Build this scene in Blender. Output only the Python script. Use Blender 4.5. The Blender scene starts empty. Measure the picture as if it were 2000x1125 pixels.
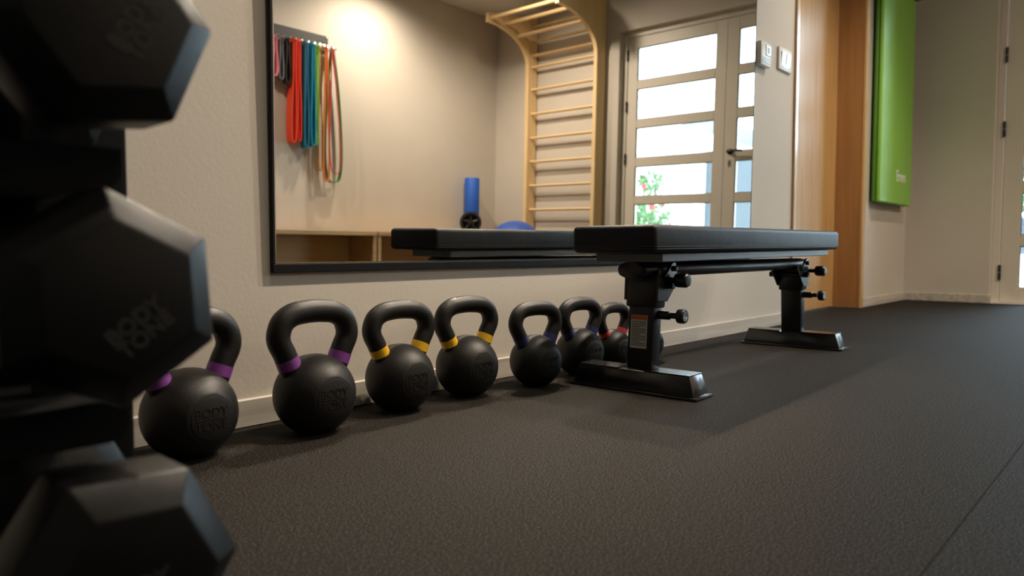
import bpy, bmesh, math, random
from mathutils import Vector, Matrix
random.seed(7)
S = bpy.context.scene
COL = S.collection
PI = math.pi

# ---------------------------------------------------------------- camera
FPX = 1400.0
PITCH = math.atan((562.5 - 488.0) / FPX)
ALPHA = math.radians(42.618)
cam_d = bpy.data.cameras.new('camera')
cam = bpy.data.objects.new('camera', cam_d)
COL.objects.link(cam)
cam_d.sensor_width = 36.0
cam_d.lens = 36.0 * FPX / 2000.0
cam_d.clip_start = 0.02
f0 = Vector((math.cos(ALPHA), math.sin(ALPHA), 0)); zz = Vector((0, 0, 1))
fw = f0 * math.cos(PITCH) - zz * math.sin(PITCH)
up = f0 * math.sin(PITCH) + zz * math.cos(PITCH)
rt = fw.cross(up)
mm = Matrix((rt, up, -fw)).transposed().to_4x4()
mm.translation = (0, 0, 0.36)
cam.matrix_world = mm
cam_d.dof.use_dof = True
cam_d.dof.focus_distance = 1.75
cam_d.dof.aperture_fstop = 3.6
S.camera = cam

# ---------------------------------------------------------------- world, light, exposure
W = bpy.data.worlds.new('overcast_sky'); S.world = W; W.use_nodes = True
wb = W.node_tree.nodes['Background']
wb.inputs[0].default_value = (0.64, 0.83, 1.0, 1)
wb.inputs[1].default_value = 15.0
S.view_settings.view_transform = 'Standard'
S.view_settings.look = 'None'
S.view_settings.gamma = 1.0
S.view_settings.use_curve_mapping = False
S.view_settings.exposure = 0.0
S.cycles.caustics_reflective = True
S.cycles.blur_glossy = 0.0
S.cycles.sample_clamp_indirect = 0.0
S.cycles.use_guiding = True
S.cycles.use_surface_guiding = True
S.cycles.use_denoising = True

CEIL = 2.75
LAMPS = [  # position, aim point (at floor level), watts, half cone angle, label
    ((2.27, 0.44), (0.75, 1.65), 262, 28, 'small ceiling spotlight above the near half of the bench'),
    ((3.10, 0.44), (1.65, 1.65), 232, 28, 'small ceiling spotlight above the far end of the bench'),
    ((0.80, 0.40), (0.40, 1.15), 50, 31, 'small ceiling spotlight above the purple kettlebells'),
    ((3.95, -2.25), (3.95, -2.35), 138, 82, 'small ceiling spotlight close to the wall with the hanging bands'),
    ((2.00, -2.05), (2.20, -2.30), 110, 75, 'added unseen ceiling spotlight over the long low shelf'),  # unseen lamp, added at a guessed spot along the opposite wall
    ((4.45, -1.55), (4.95, -1.35), 150, 80, 'small ceiling spotlight in front of the wall bars'),
    ((3.95, 0.25), (3.90, 1.15), 125, 50, 'added unseen ceiling spotlight near the wooden doorway'),  # unseen lamp, added to brighten the walls around the doorway
]
S.cycles.max_bounces = 8
S.cycles.diffuse_bounces = 4
S.cycles.glossy_bounces = 4

# ---------------------------------------------------------------- materials
def mat(name, col, rough=0.5, metal=0.0, spec=0.5, noise=None, bump=None, coat=0.0):
    m = bpy.data.materials.new(name); m.use_nodes = True
    nt = m.node_tree; b = nt.nodes['Principled BSDF']
    b.inputs['Base Color'].default_value = (*col, 1)
    b.inputs['Roughness'].default_value = rough
    b.inputs['Metallic'].default_value = metal
    b.inputs['Specular IOR Level'].default_value = spec
    b.inputs['Coat Weight'].default_value = coat
    tc = nt.nodes.new('ShaderNodeTexCoord')
    if noise:   # (scale, colour2, detail, contrast low, high)
        n = nt.nodes.new('ShaderNodeTexNoise'); n.inputs['Scale'].default_value = noise[0]
        n.inputs['Detail'].default_value = noise[2]
        nt.links.new(tc.outputs['Object'], n.inputs['Vector'])
        r = nt.nodes.new('ShaderNodeValToRGB')
        r.color_ramp.elements[0].position = noise[3]; r.color_ramp.elements[1].position = noise[4]
        r.color_ramp.elements[0].color = (*col, 1); r.color_ramp.elements[1].color = (*noise[1], 1)
        nt.links.new(n.outputs['Fac'], r.inputs['Fac'])
        nt.links.new(r.outputs['Color'], b.inputs['Base Color'])
    if bump:    # (scale, strength, distance)
        n2 = nt.nodes.new('ShaderNodeTexNoise'); n2.inputs['Scale'].default_value = bump[0]
        n2.inputs['Detail'].default_value = 4
        nt.links.new(tc.outputs['Object'], n2.inputs['Vector'])
        bp = nt.nodes.new('ShaderNodeBump'); bp.inputs['Strength'].default_value = bump[1]
        bp.inputs['Distance'].default_value = bump[2]
        nt.links.new(n2.outputs['Fac'], bp.inputs['Height'])
        nt.links.new(bp.outputs['Normal'], b.inputs['Normal'])
    return m

def wood(name, c1, c2, axis, rough=0.45, scale=9.0, coat=0.0):
    m = bpy.data.materials.new(name); m.use_nodes = True
    nt = m.node_tree; b = nt.nodes['Principled BSDF']
    b.inputs['Roughness'].default_value = rough; b.inputs['Coat Weight'].default_value = coat
    b.inputs['Coat Roughness'].default_value = 0.25
    tc = nt.nodes.new('ShaderNodeTexCoord'); mp = nt.nodes.new('ShaderNodeMapping')
    sc = [scale * 6] * 3; sc[axis] = scale * 0.35
    mp.inputs['Scale'].default_value = sc
    nt.links.new(tc.outputs['Object'], mp.inputs['Vector'])
    n = nt.nodes.new('ShaderNodeTexNoise'); n.inputs['Scale'].default_value = 1.0
    n.inputs['Detail'].default_value = 5; n.inputs['Distortion'].default_value = 0.6
    nt.links.new(mp.outputs['Vector'], n.inputs['Vector'])
    r = nt.nodes.new('ShaderNodeValToRGB')
    r.color_ramp.elements[0].position = 0.3; r.color_ramp.elements[1].position = 0.7
    r.color_ramp.elements[0].color = (*c1, 1); r.color_ramp.elements[1].color = (*c2, 1)
    nt.links.new(n.outputs['Fac'], r.inputs['Fac']); nt.links.new(r.outputs['Color'], b.inputs['Base Color'])
    bp = nt.nodes.new('ShaderNodeBump'); bp.inputs['Strength'].default_value = 0.08
    bp.inputs['Distance'].default_value = 0.002
    nt.links.new(n.outputs['Fac'], bp.inputs['Height']); nt.links.new(bp.outputs['Normal'], b.inputs['Normal'])
    return m

M = {}
M['paint'] = mat('wall_paint', (0.60, 0.55, 0.48), 0.75, spec=0.3, noise=(2.5, (0.57, 0.52, 0.455), 5, 0.35, 0.7), bump=(110, 0.12, 0.003))
M['ceiling'] = mat('ceiling_paint', (0.7, 0.68, 0.64), 0.9)
M['rubber'] = mat('speckled_rubber', (0.0065, 0.0058, 0.0050), 0.75, spec=0.08, noise=(340, (0.084, 0.072, 0.060), 2.0, 0.47, 0.74), bump=(450, 0.16, 0.003))
M['rubber_b'] = mat('speckled_rubber_bluish', (0.0075, 0.0072, 0.0072), 0.75, spec=0.08, noise=(340, (0.086, 0.080, 0.076), 2.0, 0.47, 0.74), bump=(450, 0.16, 0.003))
M['baseboard'] = wood('pale_skirting', (0.40, 0.36, 0.31), (0.62, 0.57, 0.50), 0, 0.5, 5)
M['mirror'] = mat('mirror_glass', (0.93, 0.94, 0.93), 0.0, 1.0)
M['frame'] = mat('black_frame', (0.008, 0.008, 0.009), 0.45, spec=0.2)
M['chrome'] = mat('chrome', (0.75, 0.75, 0.76), 0.18, 1.0)
M['iron'] = mat('black_powder_coat', (0.0075, 0.007, 0.0065), 0.47, spec=0.38, bump=(420, 0.18, 0.002))
M['badge'] = mat('black_badge', (0.007, 0.0065, 0.006), 0.6, spec=0.3)
M['steel'] = mat('black_painted_steel', (0.008, 0.008, 0.009), 0.36, spec=0.45)
M['matt_black'] = mat('matt_black_rack', (0.003, 0.003, 0.003), 0.75, spec=0.15)
M['steel_gloss'] = mat('glossy_black_steel', (0.008, 0.008, 0.009), 0.2, spec=0.9)
M['vinyl'] = mat('black_vinyl', (0.008, 0.0085, 0.010), 0.5, spec=0.24, bump=(14, 0.25, 0.006))
M['thread'] = mat('dark_thread', (0.02, 0.02, 0.022), 0.6)
M['sheen_steel'] = mat('rail_sky_sheen', (0.09, 0.095, 0.10), 0.38)  # the sky reflected along the pad rail is put into this grey
M['hexrubber'] = mat('dumbbell_rubber', (0.003, 0.003, 0.003), 0.42, spec=0.32, bump=(160, 0.1, 0.002))
M['hexprint'] = mat('worn_grey_print', (0.025, 0.024, 0.022), 0.6)
M['purple'] = mat('purple_paint', (0.19, 0.045, 0.26), 0.4)
M['yellow'] = mat('yellow_paint', (0.72, 0.42, 0.012), 0.4)
M['blue_ring'] = mat('navy_paint', (0.018, 0.018, 0.10), 0.4)
M['red_ring'] = mat('crimson_paint', (0.48, 0.022, 0.035), 0.4)
M['birch'] = wood('pale_pine', (0.72, 0.50, 0.24), (0.80, 0.60, 0.33), 2, 0.5, 6)
M['birch_y'] = wood('pale_pine_rung', (0.72, 0.50, 0.24), (0.80, 0.60, 0.33), 1, 0.5, 6)
M['shelf'] = wood('honey_plywood', (0.50, 0.30, 0.11), (0.60, 0.38, 0.16), 0, 0.5, 4)
M['veneer'] = wood('honey_veneer', (0.52, 0.30, 0.105), (0.64, 0.40, 0.16), 2, 0.30, 5, coat=0.8)
M['veneer_dark'] = wood('shaded_jamb_wood', (0.36, 0.165, 0.050), (0.44, 0.22, 0.075), 2, 0.4, 5, coat=0.2)  # browner than the door leaf, with the jamb's shade in the colour
M['door'] = mat('beige_lacquer', (0.66, 0.61, 0.52), 0.4)
M['black'] = mat('black_fitting', (0.015, 0.015, 0.016), 0.4)
M['white_plastic'] = mat('white_plastic', (0.82, 0.81, 0.78), 0.3)
M['grey_plastic'] = mat('grey_plastic', (0.30, 0.31, 0.33), 0.4)
M['mat_green'] = mat('green_vinyl', (0.30, 0.66, 0.09), 0.40, spec=0.5, bump=(6, 0.12, 0.02))
M['mat_side'] = mat('green_vinyl_side', (0.10, 0.28, 0.02), 0.5)
M['white_print'] = mat('white_print', (0.85, 0.88, 0.85), 0.5)
M['label'] = mat('label_paper', (0.60, 0.56, 0.50), 0.5)
M['orange'] = mat('label_orange', (0.75, 0.13, 0.02), 0.5)
M['ink'] = mat('label_ink', (0.07, 0.07, 0.07), 0.6)
M['rack'] = mat('grey_rack_steel', (0.045, 0.043, 0.042), 0.5)
for n, c in dict(pink=(0.75, 0.25, 0.30), grey=(0.16, 0.16, 0.17), blackband=(0.02, 0.02, 0.02), red=(0.75, 0.06, 0.02),
                 blue=(0.02, 0.20, 0.33), cyan=(0.02, 0.28, 0.42), lime=(0.22, 0.50, 0.05), mustard=(0.62, 0.30, 0.05),
                 orange2=(0.80, 0.20, 0.03), rose=(0.60, 0.05, 0.08), green=(0.06, 0.24, 0.05)).items():
    M['b_' + n] = mat('latex_' + n, c, 0.5)
M['foam'] = mat('blue_foam', (0.012, 0.10, 0.50), 0.6)
M['ballblue'] = mat('blue_ball_vinyl', (0.03, 0.09, 0.40), 0.4)
M['white_wall'] = mat('white_render', (0.85, 0.85, 0.84), 0.8)
M['roof'] = mat('pale_roof', (0.80, 0.79, 0.77), 0.8)
M['grey_wall'] = mat('grey_render', (0.06, 0.066, 0.07), 0.8)
M['stone'] = mat('grey_stone', (0.03, 0.035, 0.045), 0.8, noise=(6, (0.09, 0.10, 0.11), 4, 0.4, 0.65))
M['paving'] = mat('pale_paving', (0.72, 0.71, 0.69), 0.8)
M['hill'] = mat('hazy_hill', (0.085, 0.098, 0.10), 1.0, noise=(0.1, (0.105, 0.118, 0.118), 4, 0.4, 0.6))
M['leaf'] = mat('leaf_green', (0.07, 0.14, 0.04), 0.6)
M['leaf2'] = mat('tree_leaf_green', (0.10, 0.19, 0.08), 0.6)
M['bark'] = mat('bark', (0.12, 0.09, 0.06), 0.8)
M['flower'] = mat('red_petal', (0.40, 0.03, 0.05), 0.6)
def glass_mat():
    m = bpy.data.materials.new('clear_pane'); m.use_nodes = True; nt = m.node_tree
    nt.nodes.clear()
    o = nt.nodes.new('ShaderNodeOutputMaterial'); mx = nt.nodes.new('ShaderNodeMixShader')
    t = nt.nodes.new('ShaderNodeBsdfTransparent'); t.inputs[0].default_value = (0.95, 0.97, 0.96, 1)
    gl = nt.nodes.new('ShaderNodeBsdfGlossy'); gl.inputs['Roughness'].default_value = 0.02
    fr = nt.nodes.new('ShaderNodeFresnel'); fr.inputs[0].default_value = 1.45
    nt.links.new(fr.outputs[0], mx.inputs[0]); nt.links.new(t.outputs[0], mx.inputs[1])
    nt.links.new(gl.outputs[0], mx.inputs[2]); nt.links.new(mx.outputs[0], o.inputs[0])
    return m
M['glass'] = glass_mat()

# ---------------------------------------------------------------- mesh helpers
def obj(name, bm, m, parent=None, smooth=None, loc=None, rot=None):
    me = bpy.data.meshes.new(name)
    bmesh.ops.recalc_face_normals(bm, faces=bm.faces[:])
    bm.to_mesh(me); bm.free()
    me.materials.append(m)
    if smooth is not None:
        me.shade_smooth(); me.set_sharp_from_angle(angle=math.radians(smooth))
    o = bpy.data.objects.new(name, me); COL.objects.link(o)
    if parent: o.parent = parent
    if loc is not None: o.location = loc
    if rot is not None: o.rotation_euler = rot
    return o

def put(name, me, parent=None, loc=(0, 0, 0), rot=(0, 0, 0), scale=None):
    o = bpy.data.objects.new(name, me); COL.objects.link(o)
    if parent: o.parent = parent
    o.location = loc; o.rotation_euler = rot
    if scale: o.scale = scale
    return o

def empty(name, loc=(0, 0, 0), rot=(0, 0, 0), parent=None):
    o = bpy.data.objects.new(name, None); COL.objects.link(o)
    o.location = loc; o.rotation_euler = rot; o.empty_display_size = 0.05
    if parent: o.parent = parent
    return o

def tag(o, label, cat, group=None, kind=None):
    o['label'] = label; o['category'] = cat
    if group: o['group'] = group
    if kind: o['kind'] = kind
    return o

def struct(o, label=None):
    o['kind'] = 'structure'
    if label: o['label'] = label
    return o

def box(x0, x1, y0, y1, z0, z1, bevel=0.0, seg=2, bm=None):
    own = bm is None
    if own: bm = bmesh.new()
    vs = [bm.verts.new((x, y, z)) for z in (z0, z1) for y in (y0, y1) for x in (x0, x1)]
    fs = [(0, 2, 3, 1), (4, 5, 7, 6), (0, 1, 5, 4), (2, 6, 7, 3), (0, 4, 6, 2), (1, 3, 7, 5)]
    faces = [bm.faces.new([vs[i] for i in f]) for f in fs]
    if bevel:
        es = list({e for f in faces for e in f.edges})
        bmesh.ops.bevel(bm, geom=es, offset=bevel, segments=seg, affect='EDGES', profile=0.5)
    return bm

def prism(pts, axis, a0, a1, bevel=0.0, seg=2):
    """pts: 2-D outline; axis: extrude axis (0,1,2)"""
    bm = bmesh.new()
    def v(p, a):
        if axis == 0: return (a, p[0], p[1])
        if axis == 1: return (p[0], a, p[1])
        return (p[0], p[1], a)
    A = [bm.verts.new(v(p, a0)) for p in pts]; B = [bm.verts.new(v(p, a1)) for p in pts]
    n = len(pts)
    fs = [bm.faces.new(A), bm.faces.new(B[::-1])]
    for i in range(n):
        fs.append(bm.faces.new((A[i], A[(i + 1) % n], B[(i + 1) % n], B[i])))
    if bevel:
        es = list({e for f in fs[:2] for e in f.edges})
        bmesh.ops.bevel(bm, geom=es, offset=bevel, segments=seg, affect='EDGES', profile=0.5)
    return bm

def lathe(prof, axis=2, n=32, off=(0, 0, 0), bm=None):
    """prof: (r, a) pairs along the axis; ends closed where r > 0"""
    if bm is None: bm = bmesh.new()
    rings = []
    def pos(r, t, a):
        c, s = r * math.cos(t), r * math.sin(t)
        p = {2: (c, s, a), 1: (c, a, s), 0: (a, c, s)}[axis]
        return (p[0] + off[0], p[1] + off[1], p[2] + off[2])
    for r, a in prof:
        if r < 1e-6: rings.append([bm.verts.new(pos(0, 0, a))])
        else: rings.append([bm.verts.new(pos(r, 2 * PI * i / n, a)) for i in range(n)])
    for A, B in zip(rings, rings[1:]):
        for i in range(n):
            j = (i + 1) % n
            if len(A) == 1 and len(B) == 1: continue
            if len(A) == 1: bm.faces.new((A[0], B[i], B[j]))
            elif len(B) == 1: bm.faces.new((A[i], A[j], B[0]))
            else: bm.faces.new((A[i], A[j], B[j], B[i]))
    if len(rings[0]) > 1: bm.faces.new(rings[0])
    if len(rings[-1]) > 1: bm.faces.new(rings[-1])
    return bm

def catmull(pts, k=6, closed=False):
    out = []; n = len(pts)
    P = [Vector(p) for p in pts]
    rng = range(n) if closed else range(n - 1)
    for i in rng:
        if closed: a, b, c, d = P[(i - 1) % n], P[i], P[(i + 1) % n], P[(i + 2) % n]
        else: a, b, c, d = P[max(i - 1, 0)], P[i], P[i + 1], P[min(i + 2, n - 1)]
        for j in range(k):
            t = j / k
            out.append(0.5 * ((2 * b) + (c - a) * t + (2 * a - 5 * b + 4 * c - d) * t * t + (3 * b - a - 3 * c + d) * t ** 3))
    if not closed: out.append(P[-1])
    return out

def tube(path, rad, n=16, bm=None, squash=1.0, normal=(0, 1, 0)):
    """tube along a path lying across `normal`; rad: number or list"""
    if bm is None: bm = bmesh.new()
    N = Vector(normal).normalized(); rings = []
    P = [Vector(p) for p in path]
    for i, p in enumerate(P):
        t = (P[min(i + 1, len(P) - 1)] - P[max(i - 1, 0)]).normalized()
        s = t.cross(N).normalized(); nn = s.cross(t).normalized()
        r = rad[i] if isinstance(rad, (list, tuple)) else rad
        rings.append([bm.verts.new(p + s * r * math.cos(2 * PI * k / n) + nn * r * squash * math.sin(2 * PI * k / n)) for k in range(n)])
    for A, B in zip(rings, rings[1:]):
        for i in range(n):
            bm.faces.new((A[i], A[(i + 1) % n], B[(i + 1) % n], B[i]))
    bm.faces.new(rings[0]); bm.faces.new(rings[-1])
    return bm

def cyl(p0, p1, r, n=20, bm=None):
    d = Vector(p1) - Vector(p0)
    nrm = (0, 0, 1) if abs(d.normalized().z) < 0.9 else (0, 1, 0)
    return tube([p0, p1], r, n, bm, normal=nrm)

def ribbon(path, w, th, closed=True, axis=(0, 1, 0)):
    """flat strap: path in a plane, width w along `axis`, thickness th; solid"""
    bm = bmesh.new(); A = Vector(axis); P = [Vector(p) for p in path]; n = len(P); R = []
    for i in range(n):
        a = P[(i - 1) % n] if closed else P[max(i - 1, 0)]
        b = P[(i + 1) % n] if closed else P[min(i + 1, n - 1)]
        s = (b - a).normalized().cross(A).normalized()
        R.append([bm.verts.new(P[i] + s * th / 2 * u + A * w / 2 * v) for u, v in ((-1, -1), (1, -1), (1, 1), (-1, 1))])
    m = n if closed else n - 1
    for i in range(m):
        X, Y = R[i], R[(i + 1) % n]
        for k in range(4):
            bm.faces.new((X[k], X[(k + 1) % 4], Y[(k + 1) % 4], Y[k]))
    if not closed:
        bm.faces.new(R[0]); bm.faces.new(R[-1])
    return bm

def text_mesh(body, size, depth=0.0006, spacing=1.0, bold=0.0):
    cu = bpy.data.curves.new('lettering', 'FONT'); cu.body = body; cu.size = size
    cu.align_x = 'CENTER'; cu.align_y = 'CENTER'; cu.extrude = depth; cu.space_line = spacing
    cu.offset = bold; cu.resolution_u = 3
    o = bpy.data.objects.new('lettering', cu); COL.objects.link(o)
    dg = bpy.context.evaluated_depsgraph_get()
    me = bpy.data.meshes.new_from_object(o.evaluated_get(dg))
    bpy.data.objects.remove(o)
    return me

# ---------------------------------------------------------------- room shell
YW = 1.379      # wall with the mirror
YW2 = 1.42      # same side, beyond the wooden doorway
XF = 5.72       # far wall with the glazed door
YO = -2.79      # wall opposite the mirror
XN = -1.6       # wall behind the camera
DX0, DX1 = 3.545, 4.70
DY0, DY1, DZ = -1.19, 0.90, 2.34

floor = struct(obj('floor', box(XN - 0.1, XF + 0.02, YO - 0.1, 1.60, -0.12, -0.0085), M['rubber']), 'dark speckled rubber gym floor')
seams = [(0.1925, 1.60), (-1.02, 0.1918), (-2.24, -1.0207), (YO, -2.2407)]
for a, b in seams:
    obj('rubber_sheet', box(XN, XF, a, b, -0.008, 0.0, 0.0008, 1), M['rubber' if a > 0 else 'rubber_b'], floor)

wl = struct(obj('wall_left', box(XN - 0.1, DX0, YW, YW + 0.24, 0, CEIL), M['paint']), 'off-white textured plaster wall behind the mirror')
bm = box(DX1 + 0.02, XF, YW2, YW2 + 0.2, 0, CEIL)
wl2 = struct(obj('wall_left', bm, M['paint']), 'short off-white wall piece behind the green mat')
bm = box(DX0, DX1 + 0.02, YW, YW + 0.2, 2.25, CEIL)
struct(obj('wall_left', bm, M['paint']), 'off-white wall above the wooden doorway')
# far wall in three blocks around the double door
T = 0.22
fwl = struct(obj('wall_far', box(XF, XF + T, DY1, YW2 + 0.2, 0, CEIL), M['paint']), 'off-white end wall beside the glazed door')
struct(obj('wall_far', box(XF, XF + T, YO - 0.1, DY0, 0, CEIL), M['paint']), 'off-white end wall behind the wall bars')
struct(obj('wall_far', box(XF, XF + T, DY0, DY1, DZ, CEIL), M['paint']), 'off-white end wall above the glazed door')
struct(obj('wall_right', box(XN - 0.1, XF + T, YO - 0.2, YO, 0, CEIL), M['paint']), 'off-white wall opposite the mirror')
struct(obj('wall_back', box(XN - 0.2, XN, YO - 0.1, YW + 0.24, 0, CEIL), M['paint']), 'off-white wall behind the viewpoint')
struct(obj('ceiling', box(XN - 0.2, XF + T, YO - 0.2, YW2 + 0.2, CEIL, CEIL + 0.1), M['ceiling']), 'plain white ceiling')

def baseboard(name, x0, x1, y0, y1, label):
    o = struct(obj(name, box(x0, x1, y0, y1, 0.0, 0.058, 0.0025, 1), M['baseboard']), label)
    return o
baseboard('baseboard_left', XN, DX0 - 0.03, YW - 0.011, YW, 'pale wood-grain skirting board below the mirror')
baseboard('baseboard_left', DX1 + 0.045, XF, YW2 - 0.011, YW2, 'pale skirting board below the green mat')
baseboard('baseboard_far', XF - 0.011, XF, DY1 - 0.012, YW2, 'pale skirting board beside the glazed door')
baseboard('baseboard_far', XF - 0.011, XF, YO, DY0, 'pale skirting board below the wall bars')
baseboard('baseboard_right', XN, XF, YO, YO + 0.011, 'pale skirting board below the opposite wall')

# wooden doorway in the mirror wall
d2 = struct(obj('door_2', box(DX0 + 0.012, DX1 - 0.002, 1.57, 1.61, 0.004, 2.22, 0.002, 1), M['veneer']), 'honey veneer flush wooden door set deep in its frame')
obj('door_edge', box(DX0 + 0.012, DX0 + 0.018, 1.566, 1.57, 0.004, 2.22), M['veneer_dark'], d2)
struct(obj('trim_1', box(DX0 - 0.03, DX0 + 0.006, YW - 0.012, YW + 0.012, 0, 2.28, 0.003, 1), M['veneer']), 'narrow wooden door casing nearest the mirror')
t2 = struct(obj('trim_2', box(DX1, DX1 + 0.022, 1.408, 1.62, 0, 2.25, 0.003, 1), M['veneer_dark']), 'deep wooden door jamb on the far side of the doorway, shade in its brown')
obj('jamb_edge', box(DX1 - 0.004, DX1 + 0.045, 1.402, 1.419, 0, 2.28, 0.003, 1), M['veneer'], t2)
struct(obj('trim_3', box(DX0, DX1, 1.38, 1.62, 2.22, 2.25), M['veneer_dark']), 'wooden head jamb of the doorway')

# glazed double door
XD = XF + 0.08
d1 = struct(empty('door_1', (XD, (DY0 + DY1) / 2, 0)), 'beige glazed double door with six panes in each leaf')
fr = 0.045
yc = (DY0 + DY1) / 2
H2 = (DY1 - DY0) / 2
obj('door_frame', box(-0.01, 0.06, H2 - fr, H2, 0, DZ, 0.003, 1), M['door'], d1)
obj('door_frame', box(-0.01, 0.06, -H2, -H2 + fr, 0, DZ, 0.003, 1), M['door'], d1)
obj('door_frame', box(-0.01, 0.06, -H2 + fr, H2 - fr, DZ - 0.05, DZ, 0.003, 1), M['door'], d1)
PZ = [(0.108, 0.383), (0.459, 0.735), (0.815, 1.085), (1.173, 1.445), (1.531, 1.806), (1.892, 2.185)]
stile = 0.105
for sgn in (-1, 1):
    y0, y1 = (-H2 + fr + 0.002, -0.002) if sgn < 0 else (0.002, H2 - fr - 0.002)
    lf = obj('door_leaf', box(0.0, 0.045, y0, y0 + stile, 0.008, DZ - 0.052, 0.003, 1), M['door'], d1)
    obj('stile', box(0.0, 0.045, y1 - stile, y1, 0.008, DZ - 0.052, 0.003, 1), M['door'], lf)
    zs = [0.008] + [v for p in PZ for v in p] + [DZ - 0.052]
    for i in range(0, len(zs), 2):
        obj('rail', box(0.0, 0.045, y0 + stile, y1 - stile, zs[i], zs[i + 1], 0.003, 1), M['door'], lf)
    for a, b in PZ:
        obj('pane', box(0.018, 0.024, y0 + stile - 0.004, y1 - stile + 0.004, a - 0.004, b + 0.004), M['glass'], lf)
        g = bmesh.new()       # dark rubber gasket round the pane
        ya, yb = y0 + stile, y1 - stile
        for q in ((ya, ya + 0.005, a, b), (yb - 0.005, yb, a, b), (ya, yb, a, a + 0.005), (ya, yb, b - 0.005, b)):
            box(0.012, 0.018, q[0], q[1], q[2], q[3], bm=g)
        obj('gasket', g, M['black'], lf)
    yh = y0 - 0.002 if sgn < 0 else y1 + 0.002
    for zc in (0.208, 1.165, 1.654, 2.13):
        g = lathe([(0.009, -0.05), (0.009, -0.003)], 2, 12, (0, 0, 0))
        lathe([(0.009, 0.003), (0.009, 0.05)], 2, 12, (0, 0, 0), bm=g)
        obj('hinge', g, M['black'], lf, 40, (-0.012, yh, zc))
# lever handle and keyhole on the leaf nearest the mirror wall
hp = obj('handle_rose', lathe([(0.026, 0.0), (0.026, -0.010), (0.016, -0.014), (0.012, -0.05), (0, -0.05)], 0, 20), M['black'], lf, 40, (0, 0.058, 1.165))
obj('lever', tube(catmull([(-0.045, 0.0, 0), (-0.052, 0.03, 0.0), (-0.052, 0.08, 0.0), (-0.050, 0.13, -0.002)], 5), 0.010, 10, normal=(0, 0, 1)), M['black'], hp, 40)
kh = obj('keyhole_plate', box(-0.004, 0, -0.014, 0.014, -0.03, 0.03, 0.002, 1), M['chrome'], lf, None, (0, 0.056, 1.065))
obj('key_slot', box(-0.006, -0.003, -0.005, 0.005, -0.016, 0.012), M['black'], kh)

# daylight sampling aid across the door opening (a portal: emits nothing itself)
pd = bpy.data.lights.new('door_daylight_portal', 'AREA'); pd.shape = 'RECTANGLE'
pd.size = DY1 - DY0; pd.size_y = DZ; pd.cycles.is_portal = True
po = bpy.data.objects.new('door_daylight_portal', pd); COL.objects.link(po)
po.location = (XF + T + 0.02, yc, DZ / 2)
po.rotation_euler = (math.radians(90), 0, math.radians(90))

# ---------------------------------------------------------------- ceiling downlights
for (x, y), (ax, ay), w, half, lab in LAMPS:
    t = tag(empty('ceiling_spotlight', (x, y, CEIL)), lab, 'ceiling light', 'ceiling spotlights')
    obj('mounting_ring', lathe([(0.062, 0.0), (0.062, -0.006), (0.05, -0.010), (0.046, -0.002), (0.046, 0.0)], 2, 24), M['white_plastic'], t, 40)
    ld = bpy.data.lights.new('spotlight_lamp', 'SPOT'); ld.shadow_soft_size = 0.042
    ld.energy = w; ld.color = (1.0, 0.84, 0.66); ld.spot_size = math.radians(2 * half); ld.spot_blend = 0.85 if half < 60 else 1.0
    lo = bpy.data.objects.new('spotlight_lamp', ld); COL.objects.link(lo)
    lo.parent = t; lo.location = (0, 0, -0.055)
    lo.rotation_euler = Vector((ax - x, ay - y, -(CEIL - 0.055))).to_track_quat('-Z', 'Y').to_euler()

# ---------------------------------------------------------------- wall mirror (hangs with a slight forward lean)
MX0, MX1, MZ0, MZ1 = 0.756, 3.037, 0.312, 1.86
mr = tag(empty('wall_mirror', (0, 1.3705, MZ0), (math.radians(0.65), 0, 0)), 'large wall mirror with thin black frame hanging above the kettlebells', 'mirror')
hh = MZ1 - MZ0
obj('mirror_glass', box(MX0 + 0.006, MX1 - 0.004, 0.0, 0.004, 0.019, hh - 0.006), M['mirror'], mr)
obj('backing_board', box(MX0 + 0.004, MX1 - 0.003, 0.0042, 0.0075, 0.004, hh - 0.004), M['frame'], mr)
obj('frame_bar', box(MX0, MX1, -0.003, 0.0078, 0, 0.019, 0.0015, 1), M['frame'], mr)
obj('frame_bar', box(MX0, MX1, -0.003, 0.0078, hh - 0.006, hh, 0.001, 1), M['frame'], mr)
obj('frame_bar', box(MX0, MX0 + 0.006, -0.003, 0.0078, 0.019, hh - 0.006, 0.001, 1), M['frame'], mr)
obj('frame_bar', box(MX1 - 0.004, MX1, -0.001, 0.0078, 0.019, hh - 0.006, 0.001, 1), M['frame'], mr)
obj('chrome_bead', box(MX0 + 0.006, MX1 - 0.004, -0.0025, 0.0, 0.019, 0.0215), M['chrome'], mr)
obj('chrome_bead', box(MX0 + 0.006, MX0 + 0.0085, -0.0025, 0.0, 0.0215, hh - 0.006), M['chrome'], mr)

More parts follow.
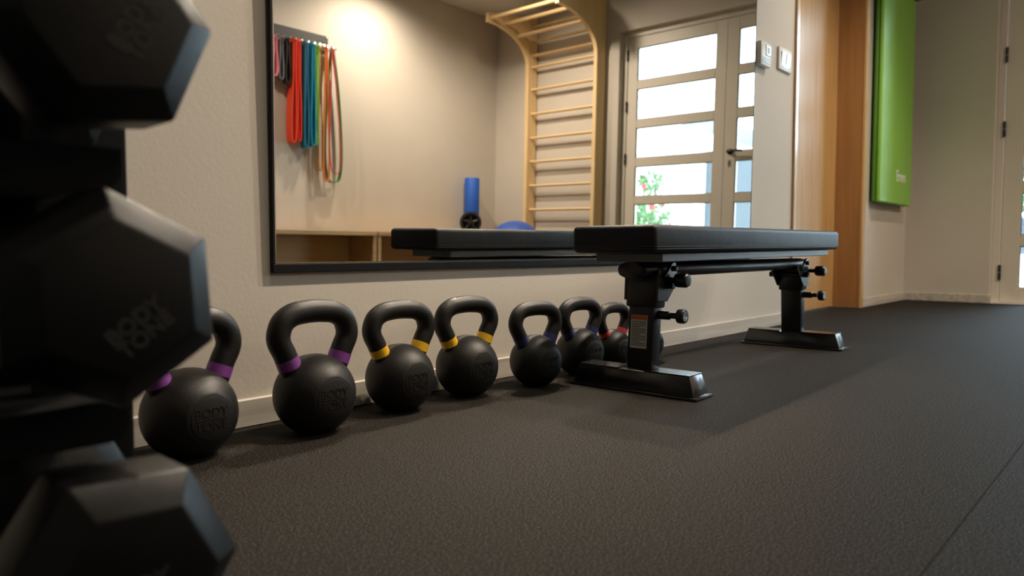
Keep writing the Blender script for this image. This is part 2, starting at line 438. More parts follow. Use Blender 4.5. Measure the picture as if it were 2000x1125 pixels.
# ---------------------------------------------------------------- kettlebells
def kettlebell(x, y, R, h, hx, r, ring, rotz, label):
    k = tag(empty('kettlebell', (x, y, 0), (0, 0, rotz)), label, 'kettlebell', 'kettlebells in a row below the mirror')
    zc = 0.93 * R
    prof = [(0, 0)]
    a0 = math.asin(-0.93)
    for i in range(29):
        a = a0 + (PI / 2 - a0) * i / 28
        prof.append((max(R * math.cos(a), 0), max(zc + R * math.sin(a), 0)))
    bm = lathe(prof, 2, 64)
    bmesh.ops.remove_doubles(bm, verts=bm.verts[:], dist=1e-5)
    cut = -0.86 * R
    res = bmesh.ops.bisect_plane(bm, geom=bm.verts[:] + bm.edges[:] + bm.faces[:], plane_co=(0, cut, 0), plane_no=(0, -1, 0), clear_outer=True)
    bmesh.ops.holes_fill(bm, edges=[e for e in bm.edges if e.is_boundary], sides=0)
    obj('body', bm, M['iron'], k, 35)
    # handle: one bent bar whose feet run into the shoulders of the ball
    top = h - r
    zb = zc + 0.80 * R
    half = [(0.56 * R, zb - 0.030), (0.66 * R, zb - 0.006), (0.84 * hx, zb + 0.22 * (top - zb)), (0.97 * hx, zb + 0.42 * (top - zb)), (0.99 * hx, zb + 0.60 * (top - zb)),
            (0.87 * hx, zb + 0.82 * (top - zb)), (0.60 * hx, zb + 0.95 * (top - zb)), (0.28 * hx, zb + 0.99 * (top - zb))]
    pts = [(a, 0, b) for a, b in half] + [(0, 0, top)] + [(-a, 0, b) for a, b in half[::-1]]
    path = catmull(pts, 5)
    n = len(path)
    rad = [r * (0.97 + 0.06 * math.sin(PI * i / (n - 1))) for i in range(n)]
    obj('handle', tube(path, rad, 24), M['iron'], k, 50)
    # painted bands at the foot of the handle
    lens = [0.0]
    for i in range(1, n): lens.append(lens[-1] + (path[i] - path[i - 1]).length)
    def at(s):
        for i in range(1, n):
            if lens[i] >= s:
                t = (s - lens[i - 1]) / (lens[i] - lens[i - 1])
                return path[i - 1].lerp(path[i], t)
        return path[-1]
    L = lens[-1]
    s0, s1 = 0.026, 0.026 + 0.25 * R
    for fl in (0, 1):
        ss = [s0 + (s1 - s0) * i / 4 for i in range(5)]
        if fl: ss = [L - s for s in ss]
        obj('colour_band', tube([at(s) for s in ss], r * 1.022, 24), ring, k, 50)
    b = obj('badge', lathe([(0.46 * R, 0.0), (0.46 * R, -0.0008), (0.44 * R, -0.0016), (0, -0.0016)], 1, 40), M['badge'], k, 40, (0, cut, zc))
    g = M['badge']
    me1 = text_mesh('BODY', 0.27 * R, 0.0006); me1.materials.append(M['iron'])
    me2 = text_mesh('TONE', 0.27 * R, 0.0006); me2.materials.append(M['iron'])
    put('lettering', me1, b, (0, -0.0018, 0.13 * R), (PI / 2, 0, 0))
    put('lettering', me2, b, (0, -0.0018, -0.15 * R), (PI / 2, 0, 0))
    obj('divider_line', box(-0.34 * R, 0.34 * R, -0.0024, -0.001, -0.012 * R, 0.012 * R), M['iron'], b)
    return k
KP = dict(R=0.0803, h=0.262, hx=0.077, r=0.0222, ring=M['purple'])
KY = dict(R=0.0777, h=0.247, hx=0.0755, r=0.0205, ring=M['yellow'])
KB = dict(R=0.0700, h=0.2245, hx=0.0700, r=0.0190, ring=M['blue_ring'])
KR = dict(R=0.0600, h=0.199, hx=0.0630, r=0.0165, ring=M['red_ring'])
kettlebell(0.531, 1.254, rotz=0.10, label='black kettlebell with purple bands, partly hidden behind the hex dumbbells', **KP)
kettlebell(0.772, 1.242, rotz=0.0, label='black kettlebell with purple bands, standing in full view left of the yellow-banded ones', **KP)
kettlebell(1.008, 1.270, rotz=-0.03, label='black kettlebell with yellow bands beside the purple-banded one', **KY)
kettlebell(1.222, 1.276, rotz=-0.10, label='black kettlebell with yellow bands, the one farther along next to a gap in the row', **KY)
kettlebell(1.440, 1.239, rotz=-0.14, label='black kettlebell with navy bands, the nearer one in front of its twin', **KB)
kettlebell(1.650, 1.252, rotz=-0.08, label='black kettlebell with navy bands, half hidden behind the nearer navy one', **KB)
kettlebell(1.832, 1.262, rotz=-0.05, label='small black kettlebell with red bands just left of the bench post', **KR)
kettlebell(2.010, 1.258, rotz=0.03, label='small black kettlebell with red bands mostly hidden behind the bench post', **KR)

# ---------------------------------------------------------------- weight bench
bn = tag(empty('weight_bench', (2.125, 1.018, 0), (0, 0, math.radians(1.9))), 'black flat weight bench with vinyl pad standing on two steel feet', 'bench')
HL, HW = 0.69, 0.118
TILT = -math.radians(0.42)
bm = box(-HL, HL, -HW, HW, 0, 0.068, 0.013, 4)
pad = obj('pad', bm, M['vinyl'], bn, 40, (0, 0, 0.3565), (0, TILT, 0))
for zq in (0.0105, 0.0165):          # double stitched seam round the lower edge
    o_ = 0.0006
    pts = []
    rr = 0.013
    for cx, cy, a0 in ((HL - rr, HW - rr, 0), (-HL + rr, HW - rr, 90), (-HL + rr, -HW + rr, 180), (HL - rr, -HW + rr, 270)):
        for i in range(5):
            a = math.radians(a0 + 22.5 * i)
            pts.append((cx + (rr + o_) * math.cos(a), cy + (rr + o_) * math.sin(a), zq))
    obj('stitched_seam', ribbon(pts, 0.0016, 0.002, True, (0, 0, 1)), M['thread'], pad)
bm = box(-HL + 0.075, HL - 0.055, -HW + 0.022, HW - 0.022, -0.022, -0.0005, 0.002, 1)
obj('pad_rail', bm, M['sheen_steel'], bn, None, (0, 0, 0.3565), (0, TILT, 0))
# flat-oval main beam
ov = []
for i in range(24):
    a = 2 * PI * i / 24
    ov.append((0.042 * math.copysign(abs(math.cos(a)) ** 0.7, math.cos(a)), 0.309 + 0.0205 * math.copysign(abs(math.sin(a)) ** 0.8, math.sin(a))))
bm = prism(ov, 0, -0.600, 0.575, 0.008, 3)
obj('beam', bm, M['steel'], bn, 50)
def bench_end(s):
    """s = -1 near end, +1 far end"""
    # foot: trapezoid bar with a flared lip
    prof = [(-0.176, 0.004), (0.176, 0.004), (0.158, 0.054), (-0.158, 0.054)]
    cx = s * 0.560
    bm = bmesh.new()
    lo = [(-0.040, -0.176), (0.040, -0.176), (0.040, 0.176), (-0.040, 0.176)]
    hi = [(-0.033, -0.160), (0.033, -0.160), (0.033, 0.160), (-0.033, 0.160)]
    A = [bm.verts.new((cx + x, y, 0.006)) for x, y in lo]; B = [bm.verts.new((cx + x, y, 0.057)) for x, y in hi]
    bm.faces.new(A[::-1]); bm.faces.new(B)
    for i in range(4): bm.faces.new((A[i], A[(i + 1) % 4], B[(i + 1) % 4], B[i]))
    bmesh.ops.bevel(bm, geom=bm.edges[:], offset=0.003, segments=2, affect='EDGES', profile=0.5)
    ft = obj('foot', bm, M['steel_gloss'], bn, 40)
    obj('foot_lip', box(cx - 0.046, cx + 0.046, -0.185, 0.185, 0.0, 0.008, 0.003, 2), M['steel_gloss'], ft, 40)
    for yy in (-0.1, 0.1):
        obj('foot_sleeve', box(cx - 0.0345, cx + 0.0345, yy - 0.06, yy + 0.06, 0.0575, 0.0588, 0.0005, 1), M['steel_gloss'], ft)
    # leaning post
    lean = math.radians(-4.0 * s)
    px = s * 0.545
    post = obj('post', box(-0.021, 0.021, -0.037, 0.037, 0.0, 0.20, 0.005, 2), M['steel'], bn, 40, (px, -0.004, 0.055), (0, lean, 0))
    obj('sleeve', box(-0.027, 0.027, -0.043, 0.043, 0.158, 0.245, 0.005, 2), M['steel'], post, 40)
    # gusset plates between sleeve and beam
    for yy in (-0.046, 0.046):
        g = prism([(-0.026, 0.175), (0.026, 0.175), (0.026 if s > 0 else 0.085, 0.238), (0.026 if s > 0 else 0.085, 0.252), (-0.085 if s > 0 else -0.026, 0.252), (-0.085 if s > 0 else -0.026, 0.238)], 1, yy - 0.003, yy + 0.003, 0.001, 1)
        obj('gusset_plate', g, M['steel'], post)
    # spring pin with round knob
    pin = obj('pin_barrel', lathe([(0.011, -0.036), (0.011, -0.068), (0.0075, -0.070), (0.0075, -0.086)], 1, 20), M['steel'], post, 40, (0.004, 0, 0.140))
    obj('pin_shaft', lathe([(0.0045, -0.084), (0.0045, -0.094)], 1, 14), M['chrome'], pin, 40)
    obj('knob', lathe([(0.012, -0.090), (0.0175, -0.093), (0.0185, -0.098), (0.0185, -0.108), (0.0165, -0.112), (0.013, -0.1125), (0.0125, -0.1105), (0, -0.1105)], 1, 28), M['steel'], pin, 40)
    obj('knob_ring', lathe([(0.0125, -0.1106), (0.0125, -0.1122), (0.0085, -0.1122), (0.0085, -0.1106)], 1, 24), M['chrome'], pin, 40)
    obj('knob_cap', lathe([(0.006, -0.1106), (0.006, -0.1120), (0, -0.1120)], 1, 18), M['chrome'], pin, 40)
    # clamp bracket and barrel knob beside the beam
    bx = s * 0.500
    cl = obj('clamp_bracket', prism([(bx - 0.040, 0.292), (bx + 0.016, 0.285), (bx + 0.024, 0.305), (bx + 0.014, 0.330), (bx - 0.004, 0.328)], 1, -0.064, -0.056, 0.002, 1), M['steel_gloss'], bn)
    obj('bolt_head', lathe([(0.008, -0.064), (0.008, -0.070), (0.006, -0.072), (0, -0.072)], 1, 6), M['steel'], cl, None, (bx + 0.007, 0, 0.312))
    obj('barrel_knob', lathe([(0.007, -0.04), (0.007, -0.074), (0.0165, -0.076), (0.0185, -0.082), (0.0185, -0.104), (0.015, -0.110), (0, -0.112)], 1, 24), M['steel'], bn, 40, (s * 0.535 + 0.030, 0, 0.283))
    obj('cross_bolt', lathe([(0.010, -0.07), (0.010, 0.07)], 1, 18), M['steel'], bn, 40, (s * 0.505, 0, 0.270))
    return post
post_n = bench_end(-1)
bench_end(1)
# warning sticker on the near post
st = obj('warning_sticker', box(-0.0216, -0.0210, -0.020, 0.028, 0.052, 0.137), M['label'], post_n)
obj('orange_header', box(-0.0219, -0.0212, -0.0195, 0.0275, 0.125, 0.1365), M['orange'], st)
me = text_mesh('WARNING', 0.0085, 0.0001); me.materials.append(M['ink'])
put('lettering', me, st, (-0.0220, 0.004, 0.1305), (PI / 2, 0, -PI / 2))
g = bmesh.new()
for i in range(14):
    z = 0.120 - i * 0.0046
    w = 0.021 if i % 4 != 3 else 0.012
    box(-0.02185, -0.0214, 0.025 - 2 * w if i % 4 == 3 else 0.004 - w, 0.025 if i % 4 == 3 else 0.004 + w, z - 0.0009, z + 0.0009, bm=g)
ln = obj('fine_print_lines', g, M['ink'], st); ln['kind'] = 'stuff'

# ---------------------------------------------------------------- hex dumbbells and their rack
def hex_dumbbell(x, y, z, R, rot, textrot, toff, label):
    """y = plane of the near head's rim; the bar runs away along +Y"""
    d = tag(empty('hex_dumbbell', (x, y, z)), label, 'dumbbell', 'hex dumbbells on the rack')
    def ring(bm, r, yy):
        return [bm.verts.new((r * math.cos(math.radians(rot + 60 * i)), yy, r * math.sin(math.radians(rot + 60 * i)))) for i in range(6)]
    def head(y0, sgn):
        bm = bmesh.new()
        A = ring(bm, R * 0.70, y0 - sgn * 0.020); B = ring(bm, R, y0); Cc = ring(bm, R, y0 + sgn * 0.058); Dd = ring(bm, R * 0.62, y0 + sgn * 0.072)
        bm.faces.new(A); bm.faces.new(Dd)
        for P, Q in ((A, B), (B, Cc), (Cc, Dd)):
            for i in range(6): bm.faces.new((P[i], P[(i + 1) % 6], Q[(i + 1) % 6], Q[i]))
        bmesh.ops.bevel(bm, geom=bm.edges[:], offset=0.0022, segments=2, affect='EDGES', profile=0.5)
        return bm
    hd = obj('head', head(0.0, 1), M['hexrubber'], d, 30)
    obj('head', head(0.245, -1), M['hexrubber'], d, 30)
    prof = [(0.0135, 0.06), (0.0145, 0.09), (0.0165, 0.1225), (0.0145, 0.155), (0.0135, 0.185)]
    obj('handle', lathe(prof, 1, 20), M['chrome'], d, 40)
    me = text_mesh('BODY\nTONE', R * 0.20, 0.0004, 0.8, 0.0004); me.materials.append(M['hexprint'])
    put('lettering', me, hd, (toff[0], -0.0205, toff[1]), (PI / 2, -textrot, 0))
    return d
hex_dumbbell(0.196, 0.600, 0.532, 0.085, -53, math.radians(62), (0.018, -0.005), 'black rubber hex dumbbell on the top tier, cut by the upper picture edge')
hex_dumbbell(0.198, 0.600, 0.322, 0.087, 33.5, math.radians(38), (0.012, -0.022), 'black rubber hex dumbbell on the middle tier at the left picture edge')
hex_dumbbell(0.190, 0.562, 0.118, 0.085, -3, math.radians(10), (0.0, -0.01), 'black rubber hex dumbbell on the lowest tier in the bottom left corner')
rk = tag(empty('dumbbell_rack', (0.22, 0.90, 0)), 'black steel rack with shelf trays holding the hex dumbbells', 'rack')
obj('column', box(-0.075, 0.089, -0.025, 0.03, 0.012, 0.95, 0.008, 2), M['matt_black'], rk, 40)
obj('base_plate', box(-0.50, 0.10, -0.22, 0.10, 0.0, 0.012, 0.004, 2), M['matt_black'], rk, 40)
for zc, yh in ((0.532, 0.600), (0.322, 0.600), (0.118, 0.562)):
    yl = yh + 0.1225 - 0.90
    zt = zc - 0.0885
    if zc > 0.2:     # rounded shelf tray below the dumbbell, running on to the left
        r_ = 0.016
        pr = [(-0.50, zt - 0.034), (0.002 - r_, zt - 0.034)] + [(0.002 - r_ + r_ * math.sin(a * PI / 12), zt - 0.034 + r_ - r_ * math.cos(a * PI / 12)) for a in range(1, 6)] + [(0.002, zt - 0.034 + r_), (0.002, zt), (-0.50, zt)]
        obj('shelf_tray', prism(pr, 1, -0.255, -0.026), M['matt_black'], rk)
    else:
        obj('cradle_arm', box(-0.055, -0.009, yl - 0.02, -0.026, zt - 0.010, zt, 0.003, 1), M['matt_black'], rk)
    cx = -0.024 if zc > 0.2 else -0.030
    obj('cradle_saddle', prism([(cx - 0.023, zt + 0.0005), (cx + 0.023, zt + 0.0005), (cx + 0.023, zc - 0.006), (cx + 0.017, zc - 0.006), (cx + 0.010, zc - 0.0175), (cx - 0.010, zc - 0.0175), (cx - 0.017, zc - 0.006), (cx - 0.023, zc - 0.006)], 1, yl - 0.012, yl + 0.012), M['matt_black'], rk)

# ---------------------------------------------------------------- green mat on the wall with its hanger
gm = tag(empty('folded_exercise_mat', (5.21, 1.38, 0.66)), 'green vinyl exercise mat hanging on the wall beyond the doorway', 'mat')
obj('mat_panel', box(-0.36, 0.36, -0.027, -0.002, 0, 1.40, 0.011, 3), M['mat_green'], gm, 40)
obj('mat_panel', box(-0.36, 0.36, 0.0, 0.025, 0, 1.40, 0.011, 3), M['mat_side'], gm, 40)
me = text_mesh('Erem', 0.105, 0.0006, 1.0, 0.001); me.materials.append(M['white_print'])
put('lettering', me, gm, (0.10, -0.0275, 0.185), (PI / 2, 0, 0))
hk = tag(empty('mat_hanger', (5.21, 1.42, 2.07)), 'thin black steel mat hanger on the wall above the green mat', 'hanger')
obj('wall_plate', box(-0.40, 0.40, -0.006, 0.0, -0.02, 0.02, 0.002, 1), M['black'], hk)
for xx in (-0.30, 0.37):
    obj('prong', tube(catmull([(xx, -0.004, 0), (xx, -0.10, 0.0), (xx, -0.19, 0.002), (xx, -0.215, 0.02)], 5), 0.005, 8, normal=(1, 0, 0)), M['black'], hk, 50)

# ---------------------------------------------------------------- switches by the doorway
ts = tag(empty('thermostat', (3.135, YW, 1.225)), 'white room thermostat just right of the mirror edge', 'thermostat')
obj('housing', box(-0.055, 0.055, -0.026, 0.0, -0.052, 0.052, 0.006, 2), M['white_plastic'], ts, 40)
dl = obj('dial_window', box(-0.008, 0.046, -0.0285, -0.0262, -0.006, 0.042, 0.002, 1), M['white_plastic'], ts)
obj('dial', box(0.008, 0.028, -0.0295, -0.0286, 0.006, 0.030), M['grey_plastic'], dl)
for i in range(3):
    obj('vent_slot', box(-0.045, 0.045, -0.0272, -0.0262, -0.020 - 0.010 * i, -0.016 - 0.010 * i), M['grey_plastic'], ts)
ls = tag(empty('light_switch', (3.385, YW, 1.250)), 'white two-rocker light switch beside the wooden casing', 'light switch')
obj('plate', box(-0.075, 0.075, -0.011, 0.0, -0.052, 0.052, 0.004, 2), M['white_plastic'], ls, 40)
for xx in (-0.028, 0.028):
    obj('rocker', prism([(-0.0112, -0.030), (-0.017, 0.030), (-0.0112, 0.030)], 0, xx - 0.024, xx + 0.024), M['white_plastic'], ls)

# ---------------------------------------------------------------- seen in the mirror: wall bars
wbx = tag(empty('wall_bars', (XF, -1.78, 0)), 'pale pine wall bars with an overhanging pull-up section beside the glazed door', 'wall bars')
PL, PR = -0.44, 0.42      # post centres (y)
for yy in (PL, PR):
    obj('post', box(-0.15, -0.012, yy - 0.022, yy + 0.022, 0.0, 2.66, 0.004, 1), M['birch'], wbx)
for z in (0.205, 0.450, 0.695, 0.940, 1.185, 1.428, 1.672, 1.918, 2.145, 2.262, 2.40, 2.55):
    e = []
    for i in range(16):
        a = 2 * PI * i / 16
        e.append((-0.085 + 0.020 * math.cos(a), 0.014 * math.sin(a)))
    bm = prism(e, 1, PL + 0.018, PR - 0.018)
    obj('rung', bm, M['birch_y'], wbx, 50, (0, 0, z))
out = [(-0.150, 2.150)]
for i in range(13):
    t = i / 12
    a = t * PI / 2
    out.append((-0.150 - 0.56 * (1 - math.cos(a)) * 0.98, 2.150 + 0.315 * math.sin(a)))
out += [(-0.735, 2.462), (-0.735, 2.545), (-0.55, 2.585), (-0.36, 2.60), (-0.150, 2.62)]
out2 = []
for p in out:
    if not out2 or (abs(p[0] - out2[-1][0]) + abs(p[1] - out2[-1][1])) > 1e-4: out2.append(p)
for yy in (PL, PR):
    obj('bracket', prism(out2, 1, yy - 0.020, yy + 0.020), M['birch'], wbx)
for px_, pz in ((-0.700, 2.503), (-0.50, 2.49), (-0.32, 2.41)):
    obj('pull_up_bar', cyl((px_, PL - 0.0, pz), (px_, PR + 0.0, pz), 0.018, 16), M['birch_y'], wbx, 50)

# low plywood shelves along the opposite wall
def shelf(x0, x1, label):
    s = tag(empty('low_shelf', ((x0 + x1) / 2, YO + 0.015, 0)), label, 'shelf', 'low plywood shelves below the bands')
    w = (x1 - x0) / 2
    obj('top_board', box(-w, w, 0, 0.385, 0.398, 0.436, 0.003, 1), M['shelf'], s)
    for xx in (-w, w - 0.036):
        obj('side_panel', box(xx, xx + 0.036, 0.0, 0.375, 0.0, 0.3975, 0.002, 1), M['shelf'], s)
    obj('bottom_board', box(-w + 0.0365, w - 0.0365, 0.0, 0.37, 0.06, 0.09, 0.002, 1), M['shelf'], s)
    obj('back_panel', box(-w + 0.0365, w - 0.0365, 0.0, 0.012, 0.0905, 0.3975), M['shelf'], s)
shelf(2.05, 3.832, 'low open plywood shelf under the hanging bands')
shelf(3.848, 5.52, 'low open plywood shelf carrying the blue foam roller')

# foam roller, wheel, ball
fr_ = tag(obj('foam_roller', lathe([(0.030, 0.0), (0.072, 0.0), (0.077, 0.006), (0.077, 0.574), (0.072, 0.58), (0.030, 0.58), (0.028, 0.576), (0.028, 0.004), (0.030, 0.0)], 2, 32), M['foam'], None, 40, (5.27, -2.69, 0.437)),
          'blue foam roller standing upright on the low shelf', 'foam roller')
aw = tag(empty('ab_roller', (5.10, -2.53, 0.437 + 0.112)), 'black spoked exercise wheel leaning in front of the blue foam roller', 'exercise wheel')
aw.rotation_euler = (0, 0, math.radians(37))
obj('tyre', lathe([(0.085, -0.022), (0.104, -0.022), (0.111, -0.012), (0.112, 0.0), (0.111, 0.012), (0.104, 0.022), (0.085, 0.022), (0.085, -0.022)], 1, 36), M['black'], aw, 40)
obj('hub', lathe([(0.028, -0.03), (0.028, 0.03)], 1, 20), M['black'], aw, 40)
for i in range(5):
    a = 2 * PI * i / 5 + 0.3
    p0 = Vector((math.cos(a) * 0.02, 0, math.sin(a) * 0.02)); p1 = Vector((math.cos(a) * 0.09, 0, math.sin(a) * 0.09))
    obj('spoke', tube([p0, p1], 0.014, 8, squash=0.8), M['black'], aw, 50)
for sg in (-1, 1):
    obj('grip', lathe([(0.012, sg * 0.028), (0.015, sg * 0.05), (0.015, sg * 0.13), (0.011, sg * 0.14)], 1, 16), M['black'], aw, 40)
br = 0.285
prof = [(br * math.sin(PI * i / 28), -br * math.cos(PI * i / 28)) for i in range(29)]
prof[0] = (0, -br); prof[-1] = (0, br)
bl = tag(empty('exercise_ball', (5.22, -2.02, br)), 'blue inflatable exercise ball on the floor by the wall bars', 'exercise ball')
obj('ball_shell', lathe(prof, 2, 48), M['ballblue'], bl, 60)
for i in (-4, -2, 0, 2, 4):
    z = i * 0.035
    r_ = math.sqrt(br * br - z * z)
    obj('grip_rib', lathe([(r_ - 0.002, z - 0.004), (r_ + 0.002, z), (r_ - 0.002, z + 0.004), (r_ - 0.002, z - 0.004)], 2, 48), M['ballblue'], bl, 60)

# band rack and hanging bands
rb = tag(empty('band_rack', (3.20, YO, 2.058)), 'dark grey wall rack with pegs for resistance bands', 'rack')
obj('back_board', box(-0.40, 0.385, 0.0, 0.02, -0.075, 0.06, 0.004, 1), M['rack'], rb)
for xx in (-0.385, 0.37):
    obj('screw_head', lathe([(0.007, 0.020), (0.007, 0.0225), (0.004, 0.024), (0, 0.024)], 1, 12), M['chrome'], rb, 40, (xx, 0, 0.045))
PEG = [2.99, 3.045, 3.10, 3.155, 3.21, 3.265, 3.325, 3.385, 3.435, 3.475, 3.515, 3.565]
for x in PEG:
    pg = obj('peg', tube([(x - 3.20, 0.018, -0.068), (x - 3.20, 0.10, -0.066), (x - 3.20, 0.130, -0.054)], 0.0055, 10, normal=(1, 0, 0)), M['chrome'], rb, 50)
ZT = 2.058 - 0.066 + 0.009
def band(x, bottom, half, w, key, label, sway=0.0, th=0.005, bulge=0.5, dy=0.066):
    L_ = ZT - bottom
    pts = [(0.0, ZT), (0.009, ZT - 0.010), (half * bulge, ZT - 0.35 * L_), (half, ZT - 0.75 * L_), (half * 0.75, bottom + 0.03 * L_ + 0.01), (0.0, bottom),
           (-half * 0.75, bottom + 0.03 * L_ + 0.01), (-half, ZT - 0.75 * L_), (-half * bulge, ZT - 0.35 * L_), (-0.009, ZT - 0.010)]
    P = [Vector((x + a + sway * (ZT - b) / L_, YO + dy, b)) for a, b in pts]
    o = obj('resistance_band', ribbon(catmull(P, 4, True), w, th, True), M[key], None, 50)
    tag(o, label, 'resistance band', 'resistance bands hanging on the wall rack')
band(2.990, 1.70, 0.020, 0.05, 'b_pink', 'short pink loop band at the end of the rack by the mirror edge')
band(3.045, 1.68, 0.022, 0.06, 'b_pink', 'short pink loop band next to the grey loop')
band(3.100, 1.66, 0.020, 0.055, 'b_grey', 'short grey loop band between the pink and black loops')
band(3.155, 1.64, 0.020, 0.07, 'b_blackband', 'short black loop band beside the wide red band')
band(3.210, 1.16, 0.022, 0.095, 'b_red', 'wide red resistance band hanging folded', -0.01)
band(3.265, 1.18, 0.016, 0.05, 'b_red', 'narrower red band between the wide red band and the blue ones')
band(3.325, 1.13, 0.020, 0.075, 'b_blue', 'dark teal resistance band hanging folded')
band(3.385, 1.15, 0.022, 0.09, 'b_cyan', 'bright blue resistance band beside the lime one')
band(3.435, 1.17, 0.010, 0.04, 'b_lime', 'narrow lime green band right of the blue bands')
band(3.475, 0.95, 0.020, 0.016, 'b_mustard', 'thin mustard long loop band')
band(3.515, 0.86, 0.030, 0.022, 'b_orange2', 'thin orange long loop band', dy=0.096)
band(3.565, 0.93, 0.055, 0.012, 'b_rose', 'thin rose red long loop band', 0.03, dy=0.118)
band(3.600, 0.86, 0.085, 0.045, 'b_green', 'long dark green loop band hanging open at the end of the rack', 0.01, bulge=0.7, dy=0.056)
obj('peg', tube([(0.36, 0.018, -0.068), (0.40, 0.10, -0.066), (0.40, 0.135, -0.054)], 0.0055, 10, normal=(1, 0, 0)), M['chrome'], rb, 50)

# ---------------------------------------------------------------- outside the glazed door
struct(obj('ground', box(XF + T, 60, -45, 30, -0.15, -0.03), M['paving']), 'pale paving outside the glazed door')
struct(obj('threshold', box(XF + 0.02, XF + T, DY0, DY1, -0.12, 0.007), M['paving']), 'stone sill below the glazed door')
hs = tag(empty('white_house', (12.0, -6.0, -0.03)), 'white rendered house with sloping roof across the yard', 'house')
obj('gable_wall', prism([(-3.2, 0), (2.32, 0), (2.32, 2.10), (-0.5, 3.20), (-3.2, 2.2)], 0, 0, 5.0), M['white_wall'], hs)
obj('roof_slab', prism([(2.42, 2.09), (2.42, 2.19), (-0.5, 3.33), (-0.5, 3.21)], 0, -0.15, 5.1), M['roof'], hs)
obj('roof_slab', prism([(-3.3, 2.19), (-3.3, 2.30), (-0.5, 3.33), (-0.5, 3.21)], 0, -0.15, 5.1), M['roof'], hs)
tag(obj('grey_yard_wall', box(12.2, 12.5, -3.66, -1.2, -0.03, 1.95, 0.01, 1), M['grey_wall']), 'grey rendered yard wall beside the white house', 'wall')
# distant hill
bm = bmesh.new(); nx, ny = 10, 26
grid = []
for i in range(nx):
    row = []
    for j in range(ny):
        x = 34 + i * 2.2; y = -42 + j * 2.8
        hgt = 9.0 * math.exp(-((y + 24) / 13) ** 2) * min(1, i / 5) + 3.4 * math.exp(-((y + 2) / 12) ** 2) * min(1, i / 5)
        row.append(bm.verts.new((x, y, -0.1 + hgt + 0.25 * math.sin(i * 1.7 + j * 2.3))))
    grid.append(row)
for i in range(nx - 1):
    for j in range(ny - 1):
        bm.faces.new((grid[i][j], grid[i + 1][j], grid[i + 1][j + 1], grid[i][j + 1]))
struct(obj('hill', bm, M['hill'], None, 60), 'hazy grey-green hillside in the distance')

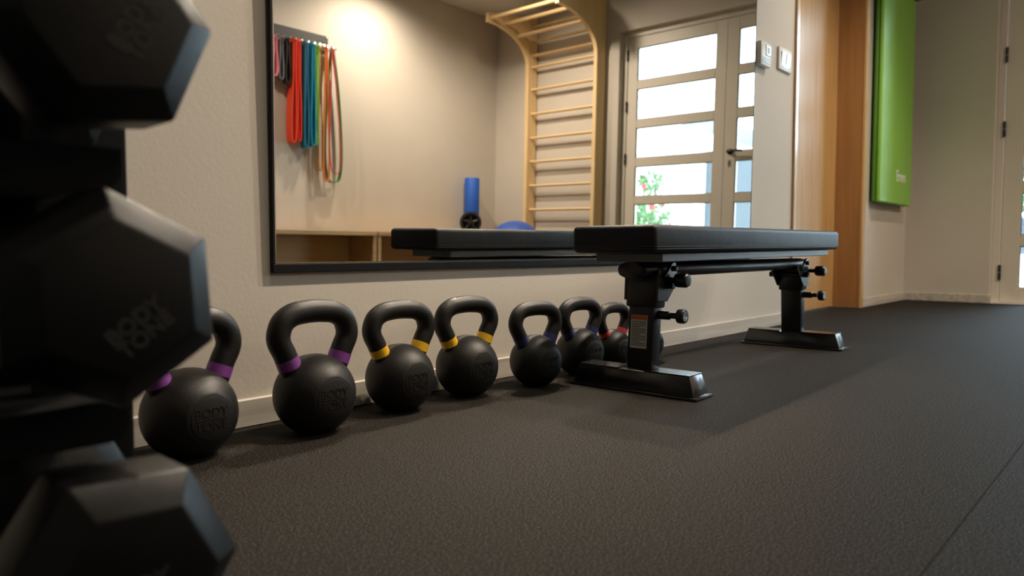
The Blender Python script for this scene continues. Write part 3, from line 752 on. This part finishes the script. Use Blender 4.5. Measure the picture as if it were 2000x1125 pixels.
def leafy(n, cen, ext, size, mname, seed):
    rg = random.Random(seed); bm = bmesh.new()
    for _ in range(n):
        while True:
            p = Vector((rg.uniform(-1, 1), rg.uniform(-1, 1), rg.uniform(-1, 1)))
            if 0.25 < p.length < 1: break
        p = Vector(cen) + Vector((p.x * ext[0], p.y * ext[1], p.z * ext[2]))
        a = Vector((rg.gauss(0, 1), rg.gauss(0, 1), rg.gauss(0, 1))).normalized()
        b = a.orthogonal().normalized(); s = size * rg.uniform(0.6, 1.3); c = a.cross(b)
        v = [bm.verts.new(q) for q in (p - a * s, p + b * s * 0.45 + c * s * 0.1, p + a * s, p - b * s * 0.45 + c * s * 0.1)]
        bm.faces.new((v[0], v[1], v[2])); bm.faces.new((v[0], v[2], v[3]))
    return bm
def bush(x, y, cen, ext, n, size, name, label, cat, flowers, mname, seed, trunk):
    t = tag(empty(name, (x, y, -0.03)), label, cat)
    fo = obj('foliage', leafy(n, cen, ext, size, mname, seed), M[mname], t); fo['kind'] = 'stuff'
    rg = random.Random(seed + 5)
    for i in range(trunk):
        a = rg.uniform(0, 2 * PI)
        pts = [(0.03 * math.cos(a), 0.03 * math.sin(a), 0), (0.3 * ext[0] * math.cos(a), 0.3 * ext[1] * math.sin(a), cen[2] * 0.6), (0.6 * ext[0] * math.cos(a), 0.6 * ext[1] * math.sin(a), cen[2] + 0.3 * ext[2])]
        obj('stem', tube(catmull(pts, 4), 0.018 if trunk > 1 else 0.06, 8, normal=(math.sin(a), -math.cos(a), 0.01)), M['bark'], t, 50)
    for i in range(flowers):
        while True:
            d = Vector((rg.gauss(0, 1), rg.gauss(0, 1), rg.gauss(0, 1))).normalized()
            if d.x < 0.3: break
        p = (cen[0] + d.x * ext[0], cen[1] + d.y * ext[1], cen[2] + d.z * ext[2])
        bm = bmesh.new()
        for k in range(7):       # petals
            an = 2 * PI * k / 7; r0, r1 = 0.008, 0.042
            v0 = Vector((math.cos(an) * r0, math.sin(an) * r0, 0)); v1 = Vector((math.cos(an + 0.35) * r1, math.sin(an + 0.35) * r1, 0.018))
            v2 = Vector((math.cos(an - 0.35) * r1, math.sin(an - 0.35) * r1, 0.018)); v3 = Vector((math.cos(an) * r1 * 1.1, math.sin(an) * r1 * 1.1, 0.03))
            vv = [bm.verts.new(q) for q in (v0, v1, v3, v2)]; bm.faces.new(vv)
        lathe([(0, -0.01), (0.018, 0.0), (0.016, 0.02), (0, 0.03)], 2, 7, bm=bm)
        o = obj('flower', bm, M['flower'], t)
        o.location = p; o.rotation_euler = d.to_track_quat('Z', 'Y').to_euler()
    return t
bush(8.6, -2.66, (0, 0, 0.62), (0.36, 0.36, 0.46), 900, 0.045, 'rose_bush', 'leafy red-flowering rose bush outside the glazed door', 'bush', 12, 'leaf', 3, 5)
bush(9.4, -3.10, (0, 0, 1.30), (0.20, 0.20, 0.22), 160, 0.05, 'tall_rose', 'tall thin rose stem behind the rose bush', 'bush', 4, 'leaf', 8, 3)
bush(13.5, 1.9, (0, 0, 2.1), (1.1, 1.1, 1.15), 2600, 0.09, 'garden_tree', 'pale green garden tree seen through the door at the right edge', 'tree', 0, 'leaf2', 11, 1)
gw = tag(empty('garden_wall', (11.0, 1.6, -0.03)), 'low grey stone garden wall with pale coping outside the door', 'wall')
rg = random.Random(4)
y = -1.0; 
for row in range(4):
    y = -1.1 + 0.15 * (row % 2)
    while y < 1.2:
        w = rg.uniform(0.22, 0.34)
        obj('stone', box(-0.12 + rg.uniform(0, 0.02), 0.12, y + 0.006, min(y + w, 1.3) - 0.006, 0.33 + row * 0.115 + 0.005, 0.33 + (row + 1) * 0.115 - 0.005, 0.01, 1), M['stone'], gw)
        y += w
obj('plinth', box(-0.30, 0.14, -1.15, 1.35, 0, 0.33, 0.01, 1), M['white_wall'], gw)
bush(11.0, 1.55, (0, 0, 0.17), (0.11, 1.0, 0.13), 500, 0.05, 'flower_hedge', 'low hedge with red flowers on top of the garden wall', 'hedge', 26, 'leaf', 21, 4).location.z = 0.80
